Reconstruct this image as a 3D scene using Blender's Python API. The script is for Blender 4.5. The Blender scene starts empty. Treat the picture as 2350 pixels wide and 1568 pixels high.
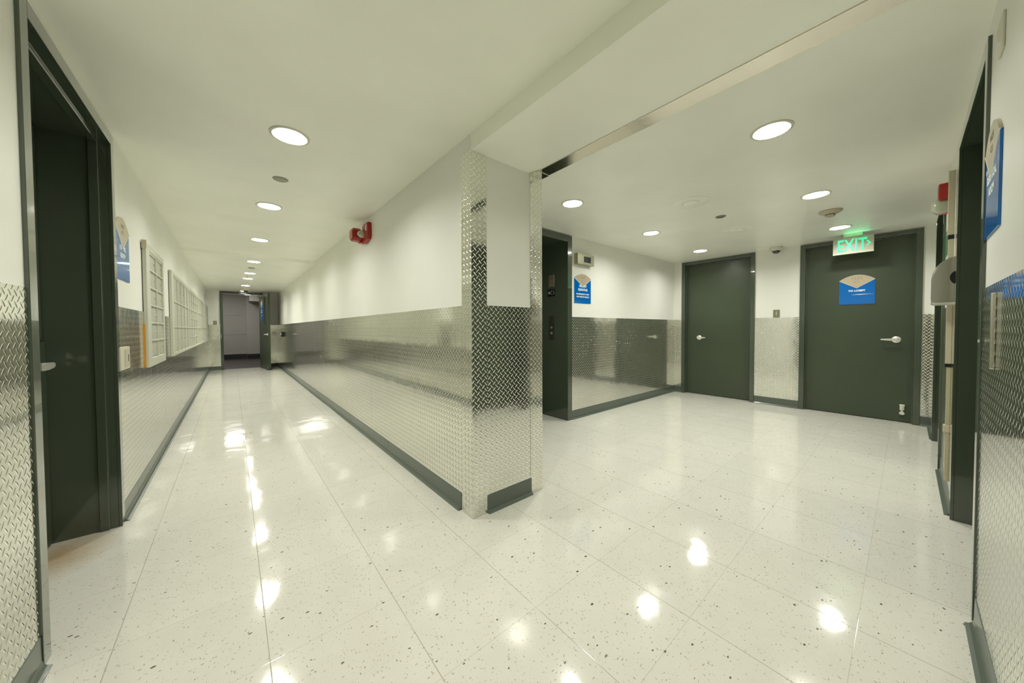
import bpy, bmesh, math, random
from mathutils import Vector, Matrix
random.seed(7)
PI = math.pi
S = bpy.context.scene
COL = S.collection

# ------------------------------------------------------------------ layout (metres, z up; corridor runs along +Y, lobby along +X)
Zc, Zc2, Zs = 2.176, 2.136, 2.083      # ceiling, lower corridor ceiling, beam soffit
XL, XR, XC2 = -.494, 1.04, 1.59        # corridor left wall, corridor right wall, right side of the wall end
YC, YE, YD = 1.581, 2.559, 11.9        # wall end, elevator wall, corridor end
XF, YR = 5.774, -.177                  # far wall with doors, wall on the right
Zp, BB = 1.222, .105                   # top of the metal wainscot, baseboard height
STEP = 6.15

# ------------------------------------------------------------------ materials
def new_mat(name):
    m = bpy.data.materials.new(name); m.use_nodes = True
    nt = m.node_tree
    return m, nt, nt.nodes['Principled BSDF']
def N(nt, t, **kw):
    n = nt.nodes.new(t)
    for k, v in kw.items(): setattr(n, k, v)
    return n
class MathG:
    def __init__(s, nt): s.nt = nt
    def __call__(s, op, a, b=None, c=None, clamp=False):
        n = s.nt.nodes.new('ShaderNodeMath'); n.operation = op; n.use_clamp = clamp
        for i, v in enumerate((a, b, c)):
            if v is None: continue
            if isinstance(v, (int, float)): n.inputs[i].default_value = v
            else: s.nt.links.new(v, n.inputs[i])
        return n.outputs[0]
def plain(name, col, rough=.5, metal=0., spec=.5, emit=None, es=0., noise=0., bump=0., bscale=60., coat=0.):
    m, nt, b = new_mat(name)
    b.inputs['Base Color'].default_value = (*col, 1); b.inputs['Roughness'].default_value = rough
    b.inputs['Metallic'].default_value = metal; b.inputs['Specular IOR Level'].default_value = spec
    b.inputs['Coat Weight'].default_value = coat
    if emit: b.inputs['Emission Color'].default_value = (*emit, 1); b.inputs['Emission Strength'].default_value = es
    geo = N(nt, 'ShaderNodeNewGeometry')
    if noise:
        n = N(nt, 'ShaderNodeTexNoise'); n.inputs['Scale'].default_value = 2.3; n.inputs['Detail'].default_value = 4
        nt.links.new(geo.outputs['Position'], n.inputs['Vector'])
        mr = N(nt, 'ShaderNodeMapRange'); mr.inputs['From Min'].default_value = .3; mr.inputs['From Max'].default_value = .7
        mr.inputs['To Min'].default_value = 1 - noise; mr.inputs['To Max'].default_value = 1 + noise
        nt.links.new(n.outputs['Fac'], mr.inputs['Value'])
        mx = N(nt, 'ShaderNodeMix', data_type='RGBA', blend_type='MULTIPLY'); mx.inputs['Factor'].default_value = 1
        mx.inputs['A'].default_value = (*col, 1); nt.links.new(mr.outputs[0], mx.inputs['B']); nt.links.new(mx.outputs['Result'], b.inputs['Base Color'])
    if bump:
        n2 = N(nt, 'ShaderNodeTexNoise'); n2.inputs['Scale'].default_value = bscale; n2.inputs['Detail'].default_value = 2
        nt.links.new(geo.outputs['Position'], n2.inputs['Vector'])
        bp = N(nt, 'ShaderNodeBump'); bp.inputs['Strength'].default_value = 1; bp.inputs['Distance'].default_value = bump
        nt.links.new(n2.outputs['Fac'], bp.inputs['Height']); nt.links.new(bp.outputs['Normal'], b.inputs['Normal'])
    return m

def plate_mat(name='diamond_plate', uoff=0., voff=0.):
    """polished aluminium tread plate: two interleaved families of raised lens lugs at +-45 degrees"""
    m, nt, b = new_mat(name); M = MathG(nt)
    geo = N(nt, 'ShaderNodeNewGeometry'); sp = N(nt, 'ShaderNodeSeparateXYZ'); nt.links.new(geo.outputs['Position'], sp.inputs[0])
    p = .035
    u = M('DIVIDE', M('ADD', M('ADD', sp.outputs[0], sp.outputs[1]), 20. + uoff), p)
    v = M('DIVIDE', M('ADD', sp.outputs[2], 10. + voff), p)
    La, Wc, A = .42, .105, .0012 / p
    def fam(off, sgn):
        x = M('SUBTRACT', M('FRACT', M('ADD', u, off)), .5); y = M('SUBTRACT', M('FRACT', M('ADD', v, off)), .5)
        a = M('MULTIPLY', M('ADD', x, M('MULTIPLY', y, sgn)), .7071)
        c = M('MULTIPLY', M('SUBTRACT', x, M('MULTIPLY', y, sgn)), .7071)
        h = M('SUBTRACT', M('SUBTRACT', 1., M('POWER', M('DIVIDE', M('ABSOLUTE', a), La), 2.)), M('POWER', M('DIVIDE', M('ABSOLUTE', c), Wc), 2.))
        on = M('GREATER_THAN', h, 0.)
        ga = M('MULTIPLY', a, -2. / La ** 2); gc = M('MULTIPLY', c, -2. / Wc ** 2)
        du = M('MULTIPLY', M('MULTIPLY', M('ADD', ga, gc), .7071), on)
        dv = M('MULTIPLY', M('MULTIPLY', M('SUBTRACT', ga, gc), .7071 * sgn), on)
        return du, dv, on
    du1, dv1, on1 = fam(0., 1.); du2, dv2, on2 = fam(.5, -1.)
    du = M('MULTIPLY', M('ADD', du1, du2), A); dv = M('MULTIPLY', M('ADD', dv1, dv2), A); lug = M('MAXIMUM', on1, on2)
    n = N(nt, 'ShaderNodeTexNoise'); n.inputs['Scale'].default_value = 5.; n.inputs['Detail'].default_value = 2
    nt.links.new(geo.outputs['Position'], n.inputs['Vector'])
    bp = N(nt, 'ShaderNodeBump'); bp.inputs['Strength'].default_value = 1; bp.inputs['Distance'].default_value = .0018
    nt.links.new(n.outputs['Fac'], bp.inputs['Height'])
    sn = N(nt, 'ShaderNodeSeparateXYZ'); nt.links.new(geo.outputs['True Normal'], sn.inputs[0])
    tx = M('GREATER_THAN', M('ABSOLUTE', sn.outputs[1]), .5); ty = M('GREATER_THAN', M('ABSOLUTE', sn.outputs[0]), .5)
    hz = M('LESS_THAN', M('ABSOLUTE', sn.outputs[2]), .5)
    cv = N(nt, 'ShaderNodeCombineXYZ')
    nt.links.new(M('MULTIPLY', tx, du), cv.inputs[0]); nt.links.new(M('MULTIPLY', ty, du), cv.inputs[1]); nt.links.new(M('MULTIPLY', hz, dv), cv.inputs[2])
    vs = N(nt, 'ShaderNodeVectorMath', operation='SUBTRACT'); nt.links.new(bp.outputs['Normal'], vs.inputs[0]); nt.links.new(cv.outputs[0], vs.inputs[1])
    vn = N(nt, 'ShaderNodeVectorMath', operation='NORMALIZE'); nt.links.new(vs.outputs[0], vn.inputs[0])
    nt.links.new(vn.outputs[0], b.inputs['Normal'])
    bc = N(nt, 'ShaderNodeMix', data_type='RGBA'); bc.inputs['A'].default_value = (.78, .78, .715, 1); bc.inputs['B'].default_value = (.97, .97, .93, 1)
    nt.links.new(lug, bc.inputs['Factor']); nt.links.new(bc.outputs['Result'], b.inputs['Base Color']); b.inputs['Metallic'].default_value = 1
    n2 = N(nt, 'ShaderNodeTexNoise'); n2.inputs['Scale'].default_value = 14.; n2.inputs['Detail'].default_value = 5
    nt.links.new(geo.outputs['Position'], n2.inputs['Vector'])
    r = M('ADD', M('MULTIPLY', n2.outputs['Fac'], .08), .06)
    nt.links.new(M('SUBTRACT', r, M('MULTIPLY', lug, .02)), b.inputs['Roughness'])
    return m

def floor_mat():
    m, nt, b = new_mat('vinyl_tile'); M = MathG(nt)
    geo = N(nt, 'ShaderNodeNewGeometry'); sp = N(nt, 'ShaderNodeSeparateXYZ'); nt.links.new(geo.outputs['Position'], sp.inputs[0])
    T = .4064
    u = M('DIVIDE', M('ADD', sp.outputs[0], -.888 + 100 * T), T); v = M('DIVIDE', M('ADD', sp.outputs[1], -.9146 + 100 * T), T)
    def line(w_, hw):
        f = M('FRACT', w_); d = M('MINIMUM', f, M('SUBTRACT', 1., f))
        return M('SUBTRACT', 1., M('DIVIDE', d, hw / T), clamp=True)
    lx, ly = line(u, .0022), line(v, .0016)
    joint = M('MAXIMUM', M('MULTIPLY', lx, 1.0), M('MULTIPLY', ly, .55))
    tile = N(nt, 'ShaderNodeCombineXYZ'); nt.links.new(M('FLOOR', u), tile.inputs[0]); nt.links.new(M('FLOOR', v), tile.inputs[1])
    wn = N(nt, 'ShaderNodeTexWhiteNoise'); wn.noise_dimensions = '3D'; nt.links.new(tile.outputs[0], wn.inputs['Vector'])
    # chips
    def chips(sx, sy, thr, rad, seed):
        mp = N(nt, 'ShaderNodeMapping'); mp.inputs['Scale'].default_value = (sx, sy, 1); mp.inputs['Location'].default_value = (seed, seed * 1.7, 0)
        mp.inputs['Rotation'].default_value = (0, 0, seed * .9)
        nt.links.new(geo.outputs['Position'], mp.inputs['Vector'])
        vo = N(nt, 'ShaderNodeTexVoronoi'); vo.inputs['Scale'].default_value = 1.; vo.voronoi_dimensions = '2D'
        nt.links.new(mp.outputs[0], vo.inputs['Vector'])
        cs = N(nt, 'ShaderNodeSeparateColor'); nt.links.new(vo.outputs['Color'], cs.inputs[0])
        sel = M('GREATER_THAN', cs.outputs[0], thr)
        rr = M('MULTIPLY', M('ADD', M('MULTIPLY', cs.outputs[1], .8), .35), rad)
        return M('MULTIPLY', sel, M('LESS_THAN', vo.outputs['Distance'], rr)), cs.outputs[2]
    layers = [chips(36, 100, .79, .16, 1.3), chips(96, 38, .79, .16, 4.1), chips(66, 56, .74, .12, 7.7), chips(24, 40, .955, .15, 2.9), chips(120, 80, .62, .14, 5.3)]
    cloud = N(nt, 'ShaderNodeTexNoise'); cloud.inputs['Scale'].default_value = 9; cloud.inputs['Detail'].default_value = 6
    nt.links.new(geo.outputs['Position'], cloud.inputs['Vector'])
    base = N(nt, 'ShaderNodeMix', data_type='RGBA')
    base.inputs['A'].default_value = (.585, .58, .515, 1); base.inputs['B'].default_value = (.665, .655, .588, 1)
    fac = M('ADD', M('MULTIPLY', cloud.outputs['Fac'], .7), M('MULTIPLY', wn.outputs['Value'], .3))
    nt.links.new(fac, base.inputs['Factor'])
    cur = base.outputs['Result']
    for (mask, rnd), (dark, light, op) in zip(layers, [((.12, .12, .09), (.42, .38, .28), .75), ((.12, .12, .09), (.42, .38, .28), .75), ((.20, .20, .15), (.5, .45, .35), .5), ((.05, .05, .04), (.16, .15, .11), .95), ((.3, .3, .24), (.5, .48, .38), .45)]):
        cc = N(nt, 'ShaderNodeMix', data_type='RGBA'); cc.inputs['A'].default_value = (*dark, 1); cc.inputs['B'].default_value = (*light, 1)
        nt.links.new(M('POWER', rnd, .6), cc.inputs['Factor'])
        mx = N(nt, 'ShaderNodeMix', data_type='RGBA'); nt.links.new(M('MULTIPLY', mask, op), mx.inputs['Factor'])
        nt.links.new(cur, mx.inputs['A']); nt.links.new(cc.outputs['Result'], mx.inputs['B']); cur = mx.outputs['Result']
    # yellowed wax in the left doorway recess
    d = M('POWER', M('ADD', M('POWER', M('ADD', sp.outputs[0], .66), 2.), M('MULTIPLY', M('POWER', M('SUBTRACT', sp.outputs[1], 2.62), 2.), .5)), .5)
    st = M('MULTIPLY', M('SUBTRACT', 1., M('DIVIDE', d, .2), clamp=True), M('ADD', cloud.outputs['Fac'], .35), clamp=True)
    mx = N(nt, 'ShaderNodeMix', data_type='RGBA'); nt.links.new(M('MULTIPLY', st, .95), mx.inputs['Factor'])
    nt.links.new(cur, mx.inputs['A']); mx.inputs['B'].default_value = (.38, .24, .08, 1); cur = mx.outputs['Result']
    mx = N(nt, 'ShaderNodeMix', data_type='RGBA'); nt.links.new(M('MULTIPLY', joint, .72), mx.inputs['Factor'])
    nt.links.new(cur, mx.inputs['A']); mx.inputs['B'].default_value = (.20, .18, .12, 1); cur = mx.outputs['Result']
    nt.links.new(cur, b.inputs['Base Color'])
    b.inputs['Specular IOR Level'].default_value = .5
    rn = N(nt, 'ShaderNodeTexNoise'); rn.inputs['Scale'].default_value = 6.; rn.inputs['Detail'].default_value = 5; nt.links.new(geo.outputs['Position'], rn.inputs['Vector'])
    nt.links.new(M('ADD', M('MULTIPLY', rn.outputs['Fac'], .10), .045), b.inputs['Roughness'])
    w1 = N(nt, 'ShaderNodeTexNoise'); w1.inputs['Scale'].default_value = 3.; w1.inputs['Detail'].default_value = 2; nt.links.new(geo.outputs['Position'], w1.inputs['Vector'])
    hh = M('ADD', M('MULTIPLY', w1.outputs['Fac'], .004), M('ADD', M('MULTIPLY', cloud.outputs['Fac'], .0004), M('MULTIPLY', joint, -.0001)))
    bp = N(nt, 'ShaderNodeBump'); bp.inputs['Distance'].default_value = 1.; bp.inputs['Strength'].default_value = 1
    nt.links.new(hh, bp.inputs['Height']); nt.links.new(bp.outputs['Normal'], b.inputs['Normal'])
    return m

PLATE = plate_mat(); PLATE_G = plate_mat('corner_plate', .011, .013)
FLOOR = floor_mat()
WALL = plain('wall_paint', (.80, .805, .745), .38, noise=.02, bump=.0012, bscale=6.)
CEIL = plain('ceiling_paint', (.89, .895, .81), .36, noise=.03, bump=.0015, bscale=5.)
GREEN = plain('green_door_paint', (.047, .065, .037), .33, noise=.06, bump=.0004, bscale=30.)
GREENF = plain('green_frame_paint', (.052, .068, .045), .17, noise=.05, bump=.0003, bscale=18., coat=1.)
BASE = plain('vinyl_cove', (.085, .108, .085), .3, noise=.06, coat=.35)
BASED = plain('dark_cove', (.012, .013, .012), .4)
STEEL = plain('satin_steel', (.62, .60, .53), .26, metal=1., bump=.0001, bscale=90.)
CHROME = plain('bright_lever', (.88, .87, .80), .30, metal=.72)
STRIP = plain('steel_angle', (.72, .69, .60), .13, metal=1., bump=.0006, bscale=9.)
MAILB = plain('mailbox_enamel', (.42, .43, .35), .42, noise=.03)
MAILB2 = plain('mailbox_frame', (.53, .54, .45), .4)
IVORY = plain('ivory_plastic', (.58, .55, .43), .42)
WHITEP = plain('white_plastic', (.66, .645, .53), .45)
TANP = plain('tan_plastic', (.47, .43, .31), .45)
GREYP = plain('grey_cap', (.17, .18, .135), .3)
BLACK = plain('black_plastic', (.006, .006, .006), .3)
SMOKEG = plain('smoked_dome', (.012, .011, .012), .06, coat=1.)
BLUE = plain('blue_acrylic', (.0, .13, .46), .05)
TAN = plain('tan_acrylic', (.50, .43, .31), .08)
LETTER = plain('white_lettering', (.82, .84, .80), .4)
DLETTER = plain('dark_lettering', (.22, .19, .13), .4)
RED = plain('red_enamel', (.33, .012, .008), .28)
LENSC = plain('clear_lens', (.36, .38, .28), .12, coat=1.)
ORANGE = plain('orange_foam', (.62, .28, .02), .8)
SIGNG = plain('green_print', (.01, .12, .03), .4)
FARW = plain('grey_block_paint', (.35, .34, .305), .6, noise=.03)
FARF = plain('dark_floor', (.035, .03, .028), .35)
BRONZE = plain('bronze_plate', (.30, .27, .18), .4, metal=.6)
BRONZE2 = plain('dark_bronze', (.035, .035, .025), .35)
DIMRED = plain('red_jewel', (.30, .02, .01), .3, emit=(.8, .05, .02), es=.08)
BTN = plain('button_ring', (.5, .5, .48), .3, metal=.5)
DIGIT = plain('dim_digits', (.2, .2, .19), .4, emit=(.8, .8, .75), es=.10)
EXITG = plain('exit_letters', (.05, .6, .30), .3, emit=(.04, .72, .36), es=.85)
LAMP = plain('lamp_lens', (.9, .9, .9), .3, emit=(1., .98, .93), es=16.)
LAMPDIM = plain('lamp_lens_far', (.9, .9, .9), .3, emit=(1., .95, .85), es=5.)
CAN = plain('lamp_reflector', (.86, .86, .84), .35)
GLASS = plain('wired_glass', (.03, .035, .025), .12)
DIRT = plain('dirt_line', (.05, .04, .025), .8)

# ------------------------------------------------------------------ mesh helpers
class MB:
    def __init__(s): s.bm = bmesh.new(); s.M = Matrix.Identity(4)
    def v(s, p): return s.bm.verts.new(s.M @ Vector(p))
    def box(s, x0, x1, y0, y1, z0, z1, bev=0., seg=2):
        x0, x1 = sorted((x0, x1)); y0, y1 = sorted((y0, y1)); z0, z1 = sorted((z0, z1))
        c = [s.v((x, y, z)) for x in (x0, x1) for y in (y0, y1) for z in (z0, z1)]
        f = [s.bm.faces.new([c[i] for i in q]) for q in ((0, 1, 3, 2), (4, 6, 7, 5), (0, 4, 5, 1), (2, 3, 7, 6), (0, 2, 6, 4), (1, 5, 7, 3))]
        if bev > 0:
            es = list({e for q in f for e in q.edges})
            bmesh.ops.bevel(s.bm, geom=es, offset=bev, segments=seg, affect='EDGES', profile=.6)
        return s
    def prism(s, pts, a0, a1, axis='y', bev=0.):
        """pts 2-D outline extruded along axis (x: pts=(y,z); y: pts=(x,z); z: pts=(x,y))"""
        def P(p, a): return {'x': (a, p[0], p[1]), 'y': (p[0], a, p[1]), 'z': (p[0], p[1], a)}[axis]
        A = [s.v(P(p, a0)) for p in pts]; B = [s.v(P(p, a1)) for p in pts]; n = len(pts)
        fs = [s.bm.faces.new(A), s.bm.faces.new(list(reversed(B)))]
        for i in range(n): fs.append(s.bm.faces.new((A[i], B[i], B[(i + 1) % n], A[(i + 1) % n])))
        if bev > 0: bmesh.ops.bevel(s.bm, geom=list({e for f in fs[:2] for e in f.edges}), offset=bev, segments=2, affect='EDGES')
        return s
    def lathe(s, prof, seg=40, c=(0, 0, 0), axis='z'):
        """prof: (r, h) list revolved about axis through c"""
        rings = []
        for r, h in prof:
            ring = []
            for i in range(seg):
                a = 2 * PI * i / seg; q = (r * math.cos(a), r * math.sin(a), h)
                if axis == 'y': q = (q[0], q[2], q[1])
                if axis == 'x': q = (q[2], q[0], q[1])
                ring.append(s.v((c[0] + q[0], c[1] + q[1], c[2] + q[2])) if r > 1e-6 or not ring else ring[0])
            rings.append(ring)
        for A, B in zip(rings, rings[1:]):
            for i in range(seg):
                j = (i + 1) % seg; q = []
                for vv in (A[i], A[j], B[j], B[i]):
                    if vv not in q: q.append(vv)
                if len(q) > 2: s.bm.faces.new(q)
        return s
    def tube(s, pts, r, seg=14):
        rr = r if isinstance(r, (list, tuple)) else [r] * len(pts)
        pts = [Vector(p) for p in pts]; rings = []
        for i, p in enumerate(pts):
            d = (pts[min(i + 1, len(pts) - 1)] - pts[max(i - 1, 0)]).normalized()
            a = d.cross(Vector((0, 0, 1)) if abs(d.z) < .9 else Vector((1, 0, 0))).normalized(); b = d.cross(a)
            rings.append([s.v(p + rr[i] * (math.cos(2 * PI * k / seg) * a + math.sin(2 * PI * k / seg) * b)) for k in range(seg)])
        for A, B in zip(rings, rings[1:]):
            for i in range(seg): s.bm.faces.new((A[i], A[(i + 1) % seg], B[(i + 1) % seg], B[i]))
        s.bm.faces.new(rings[0]); s.bm.faces.new(rings[-1])
        return s
    def build(s, name, mat, parent=None, smooth=False):
        bmesh.ops.recalc_face_normals(s.bm, faces=s.bm.faces[:])
        me = bpy.data.meshes.new(name); s.bm.to_mesh(me); s.bm.free()
        o = bpy.data.objects.new(name, me); COL.objects.link(o); me.materials.append(mat)
        if smooth:
            for p in me.polygons: p.use_smooth = True
            me.set_sharp_from_angle(angle=math.radians(38))
        if parent: o.parent = parent
        return o
def tag(o, label=None, cat=None, group=None, kind=None):
    if label: o['label'] = label
    if cat: o['category'] = cat
    if group: o['group'] = group
    if kind: o['kind'] = kind
    return o
def empty(name, loc=(0, 0, 0), rz=0.):
    o = bpy.data.objects.new(name, None); COL.objects.link(o); o.location = loc; o.rotation_euler = (0, 0, rz)
    o.empty_display_size = .1
    return o
def struct(name, mb, mat, label, parent=None, cat=None):
    o = mb.build(name, mat, parent); tag(o, label, cat, kind='structure'); return o
def copy_tree(o, parent=None):
    c = o.copy(); COL.objects.link(c)
    if parent: c.parent = parent
    for ch in [x for x in o.children]: copy_tree(ch, c)
    return c
def text_mesh(txt, size, mat, name, parent, loc, weight=0., sx=1., ext=.0012, align='CENTER', spacing=1.):
    """lettering standing in the x-z plane facing -y"""
    cu = bpy.data.curves.new('tmp', 'FONT'); cu.body = txt; cu.size = size; cu.align_x = align; cu.extrude = ext; cu.offset = weight
    cu.space_character = spacing; cu.resolution_u = 3
    t = bpy.data.objects.new('tmp', cu); COL.objects.link(t)
    bpy.context.view_layer.update()
    me = bpy.data.meshes.new_from_object(t.evaluated_get(bpy.context.evaluated_depsgraph_get()))
    bpy.data.objects.remove(t); bpy.data.curves.remove(cu)
    me.transform(Matrix.Rotation(PI / 2, 4, 'X') @ Matrix.Diagonal((sx, 1, 1, 1)))
    me.materials.clear(); me.materials.append(mat)
    o = bpy.data.objects.new(name, me); COL.objects.link(o); o.parent = parent; o.location = loc
    return o
# facing: rotation so that a thing modelled facing -y faces the given way
FAC = {'-y': 0., '-x': -PI / 2, '+x': PI / 2, '+y': PI}

# ------------------------------------------------------------------ openings
LD = (1.774, 2.838)       # left door outer frame (Y)
E0, E1 = 1.86, 3.075     # elevator outer frame (X)
D1 = (1.417, 2.430); D2 = (-.10, .922)     # far doors outer (Y)
RD = (2.070, 3.13); RD2 = (4.07, 5.13)     # right wall doorways outer (X)
END = (-.24, .69)        # corridor end door outer (X)
HF = 2.150               # frame heads
CW = .052                # casing width
DR = .225                # depth of door recess

# ------------------------------------------------------------------ room shell
W = .30
struct('floor', MB().box(XL - .5, XF + .4, YR - .5, YD + .1, -.12, 0), FLOOR, 'cream speckled vinyl tile floor with glossy wax', cat='floor')
w = MB()
w.box(XL - W, XL, YR - .3, LD[0] + CW - .01, 0, Zc); w.box(XL - W, XL, LD[1] - CW + .01, YD + .2, 0, Zc)
w.box(XL - W, XL, LD[0] + CW - .01, LD[1] - CW + .01, HF - CW + .01, Zc)
w.box(XL - W - .08, XL - W - .001, LD[0] - .2, LD[1] + .2, 0, Zc)
struct('wall_left', w, WALL, 'cream painted left wall of the corridor', cat='wall')
w = MB(); w.box(XR, XC2, YC, YD, 0, Zc)
struct('wall_middle', w, WALL, 'cream wall ending in the metal-clad corner at the centre', cat='wall')
w = MB(); w.box(XC2, E0 + CW - .01, YE, YE + .7, 0, Zc); w.box(E1 - CW + .01, XF + .3, YE, YE + .7, 0, Zc)
w.box(E0 + CW - .01, E1 - CW + .01, YE, YE + .7, HF - CW + .01, Zc)
struct('wall_elevator', w, WALL, 'cream wall with the freight elevator recess', cat='wall')
w = MB(); ys = [YR - .3, D2[0] + CW - .01, D2[1] - CW + .01, D1[0] + CW - .01, D1[1] - CW + .01, YE]
for a, b_ in ((0, 1), (2, 3), (4, 5)): w.box(XF, XF + W, ys[a], ys[b_], 0, Zc)
for a, b_ in ((1, 2), (3, 4)): w.box(XF, XF + W, ys[a], ys[b_], HF - CW + .012, Zc)
struct('wall_far', w, WALL, 'cream far wall between and beside the two green doors', cat='wall')
w = MB(); xs = [XL - .3, RD[0] + CW - .01, RD[1] - CW + .01, RD2[0] + CW - .01, RD2[1] - CW + .01, XF + .3]
for a, b_ in ((0, 1), (2, 3), (4, 5)): w.box(xs[a], xs[b_], YR - W, YR, 0, Zc)
for a, b_ in ((1, 2), (3, 4)): w.box(xs[a], xs[b_], YR - W, YR, HF - CW - .03, Zc)
w.box(RD[0] - .2, RD2[1] + .2, YR - W - .08, YR - W - .001, 0, Zc)
struct('wall_right', w, WALL, 'cream wall running along the right edge of the picture', cat='wall')
w = MB(); w.box(XL, END[0] + CW - .01, YD, YD + .15, 0, Zc); w.box(END[1] - CW + .01, XR, YD, YD + .15, 0, Zc); w.box(END[0] + CW - .01, END[1] - CW + .01, YD, YD + .15, 2.10, Zc)
struct('wall_end', w, WALL, 'cream end wall around the open door', cat='wall')
# room beyond the open door
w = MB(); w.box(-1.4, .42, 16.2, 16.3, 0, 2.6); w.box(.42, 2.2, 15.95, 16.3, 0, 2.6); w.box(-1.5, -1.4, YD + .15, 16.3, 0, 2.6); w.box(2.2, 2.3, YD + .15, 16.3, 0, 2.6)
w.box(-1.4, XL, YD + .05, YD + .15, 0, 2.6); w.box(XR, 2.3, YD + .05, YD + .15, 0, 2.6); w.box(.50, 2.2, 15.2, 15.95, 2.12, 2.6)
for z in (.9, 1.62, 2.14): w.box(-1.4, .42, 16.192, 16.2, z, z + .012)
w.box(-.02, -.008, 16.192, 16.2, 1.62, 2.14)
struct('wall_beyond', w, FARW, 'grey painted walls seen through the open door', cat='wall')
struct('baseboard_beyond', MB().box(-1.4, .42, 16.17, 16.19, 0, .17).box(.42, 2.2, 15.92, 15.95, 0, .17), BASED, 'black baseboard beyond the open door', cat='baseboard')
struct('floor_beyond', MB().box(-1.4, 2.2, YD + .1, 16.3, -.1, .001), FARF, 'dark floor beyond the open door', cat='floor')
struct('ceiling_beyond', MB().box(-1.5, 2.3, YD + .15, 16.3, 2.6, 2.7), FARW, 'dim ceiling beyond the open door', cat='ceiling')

# lamps: (x, y, z of ceiling)
LAMPS_C = [(.275, .85, Zc), (.270, 2.249, Zc), (.272, 3.633, Zc), (.279, 5.062, Zc), (.279, 6.49, Zc2), (.276, 7.87, Zc2), (.268, 8.70, Zc2), (.265, 10.104, Zc2), (.267, 11.60, Zc2)]
LAMPS_L = [(2.304, .50, Zc), (2.297, 1.895, Zc), (3.700, .502, Zc), (3.706, 1.908, Zc), (5.110, .493, Zc), (5.112, 1.907, Zc)]
RH = .083
def ceiling_mesh(x0, x1, y0, y1, z, holes):
    mb = MB(); bm = mb.bm; edges = []
    c = [bm.verts.new(p) for p in ((x0, y0, z), (x1, y0, z), (x1, y1, z), (x0, y1, z))]
    edges += [bm.edges.new((c[i], c[(i + 1) % 4])) for i in range(4)]
    for hx, hy in holes:
        r = [bm.verts.new((hx + RH * math.cos(2 * PI * i / 40), hy + RH * math.sin(2 * PI * i / 40), z)) for i in range(40)]
        edges += [bm.edges.new((r[i], r[(i + 1) % 40])) for i in range(40)]
    bmesh.ops.triangle_fill(bm, use_beauty=True, use_dissolve=False, edges=edges)
    # drop any face that covers a hole
    for f in [f for f in bm.faces if any((f.calc_center_median().xy - Vector(h)).length < RH * .97 for h in holes)]: bm.faces.remove(f)
    # thickness upwards
    ext = bmesh.ops.extrude_face_region(bm, geom=bm.faces[:])
    bmesh.ops.translate(bm, verts=[e for e in ext['geom'] if isinstance(e, bmesh.types.BMVert)], vec=(0, 0, .012))
    return mb
struct('ceiling', ceiling_mesh(XL, XR, YR, STEP, Zc, [(x, y) for x, y, z in LAMPS_C if y < STEP]), CEIL, 'cream painted ceiling over the near corridor', cat='ceiling')
mb = ceiling_mesh(XL, XR, STEP, YD, Zc2, [(x, y) for x, y, z in LAMPS_C if y > STEP]); mb.prism([(STEP - .05, Zc + .002), (STEP - .012, Zc2), (STEP - .0005, Zc2), (STEP - .0005, Zc + .002)], XL, XR, 'x')
struct('ceiling', mb, CEIL, 'slightly lower cream ceiling over the far corridor', cat='ceiling')
struct('ceiling', ceiling_mesh(XC2, XF, YR, YE, Zc, [(x, y) for x, y, z in LAMPS_L]), CEIL, 'cream painted ceiling over the lobby', cat='ceiling')
# beam continuing the middle wall over the opening
struct('trim_1', MB().box(XR, XC2, YR, YC - .001, Zs, Zc + .02), CEIL, 'low painted beam crossing overhead from the central wall end', cat='beam')
struct('trim_2', MB().box(1.500, XC2 + .004, YR, YC - .006, Zs - .004, Zs - .0005, .0008, 1), STRIP, 'narrow shiny steel plate under the right edge of the overhead beam', cat='trim')

# ------------------------------------------------------------------ diamond plate wainscot
PT = .004
def panel(x0, x1, y0, y1, z0, z1, label, mat=PLATE, name='wall_panel', group='diamond plate wall panels', cat='wall panel'):
    o = MB().box(x0, x1, y0, y1, z0, z1, .0006, 1).build(name, mat); tag(o, label, cat, group); return o
g = .0015
sm = [1.68, 3.367, 5.81, 8.25, 10.69, YD]
places = ['nearest the metal-clad corner, with a seam at its far side', 'second from the metal-clad corner on the long corridor wall', 'midway along the long right corridor wall', 'fourth from the metal-clad corner on the long corridor wall', 'beside the open door at the far end, carrying a small black box']
for i in range(5): panel(XR - PT, XR, sm[i] + g, sm[i + 1] - g, BB * .9, Zp, 'diamond plate panel ' + places[i])
panel(1.14, 1.4865 - .0015, YC - PT, YC, BB * .9, Zp, 'broad diamond plate panel on the end of the central wall, between corner guards')
sl = [LD[1], 4.43, 6.87, 9.3, YD]; pl = ['under the small cabinet, right of the left doorway', 'under the near end of the long mailbox bank', 'under the middle of the long mailbox bank', 'under the far end of the long mailbox bank']
for i in range(4): panel(XL, XL + PT, sl[i] + g, sl[i + 1] - g, BB * .9, Zp, 'diamond plate panel ' + pl[i])
panel(XL, XL + PT, YR, LD[0] - .002, BB * .9, Zp, 'diamond plate panel at the left edge of the picture, before the left doorway')
panel(XL, END[0], YD - PT, YD, BB * .9, Zp, 'diamond plate panel on the end wall, left of the open door')
panel(END[1], XR - PT, YD - PT, YD, BB * .9, Zp, 'narrow diamond plate panel in the end corner, behind the open door leaf')
panel(E1 + .002, XF, YE - PT, YE, BB * .9, Zp, 'wide diamond plate panel right of the freight elevator')
panel(XF - PT, XF, D1[1] + .002, YE - PT, BB * .9, Zp, 'very narrow diamond plate strip in the corner left of the smaller green door')
panel(XF - PT, XF, D2[1] + .002, D1[0] - .002, BB * .9, Zp, 'diamond plate panel between the two green doors of the far wall')
panel(XF - PT, XF, YR, D2[0] - .002, BB * .9, Zp, 'narrow diamond plate panel right of the wide green door')
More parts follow.
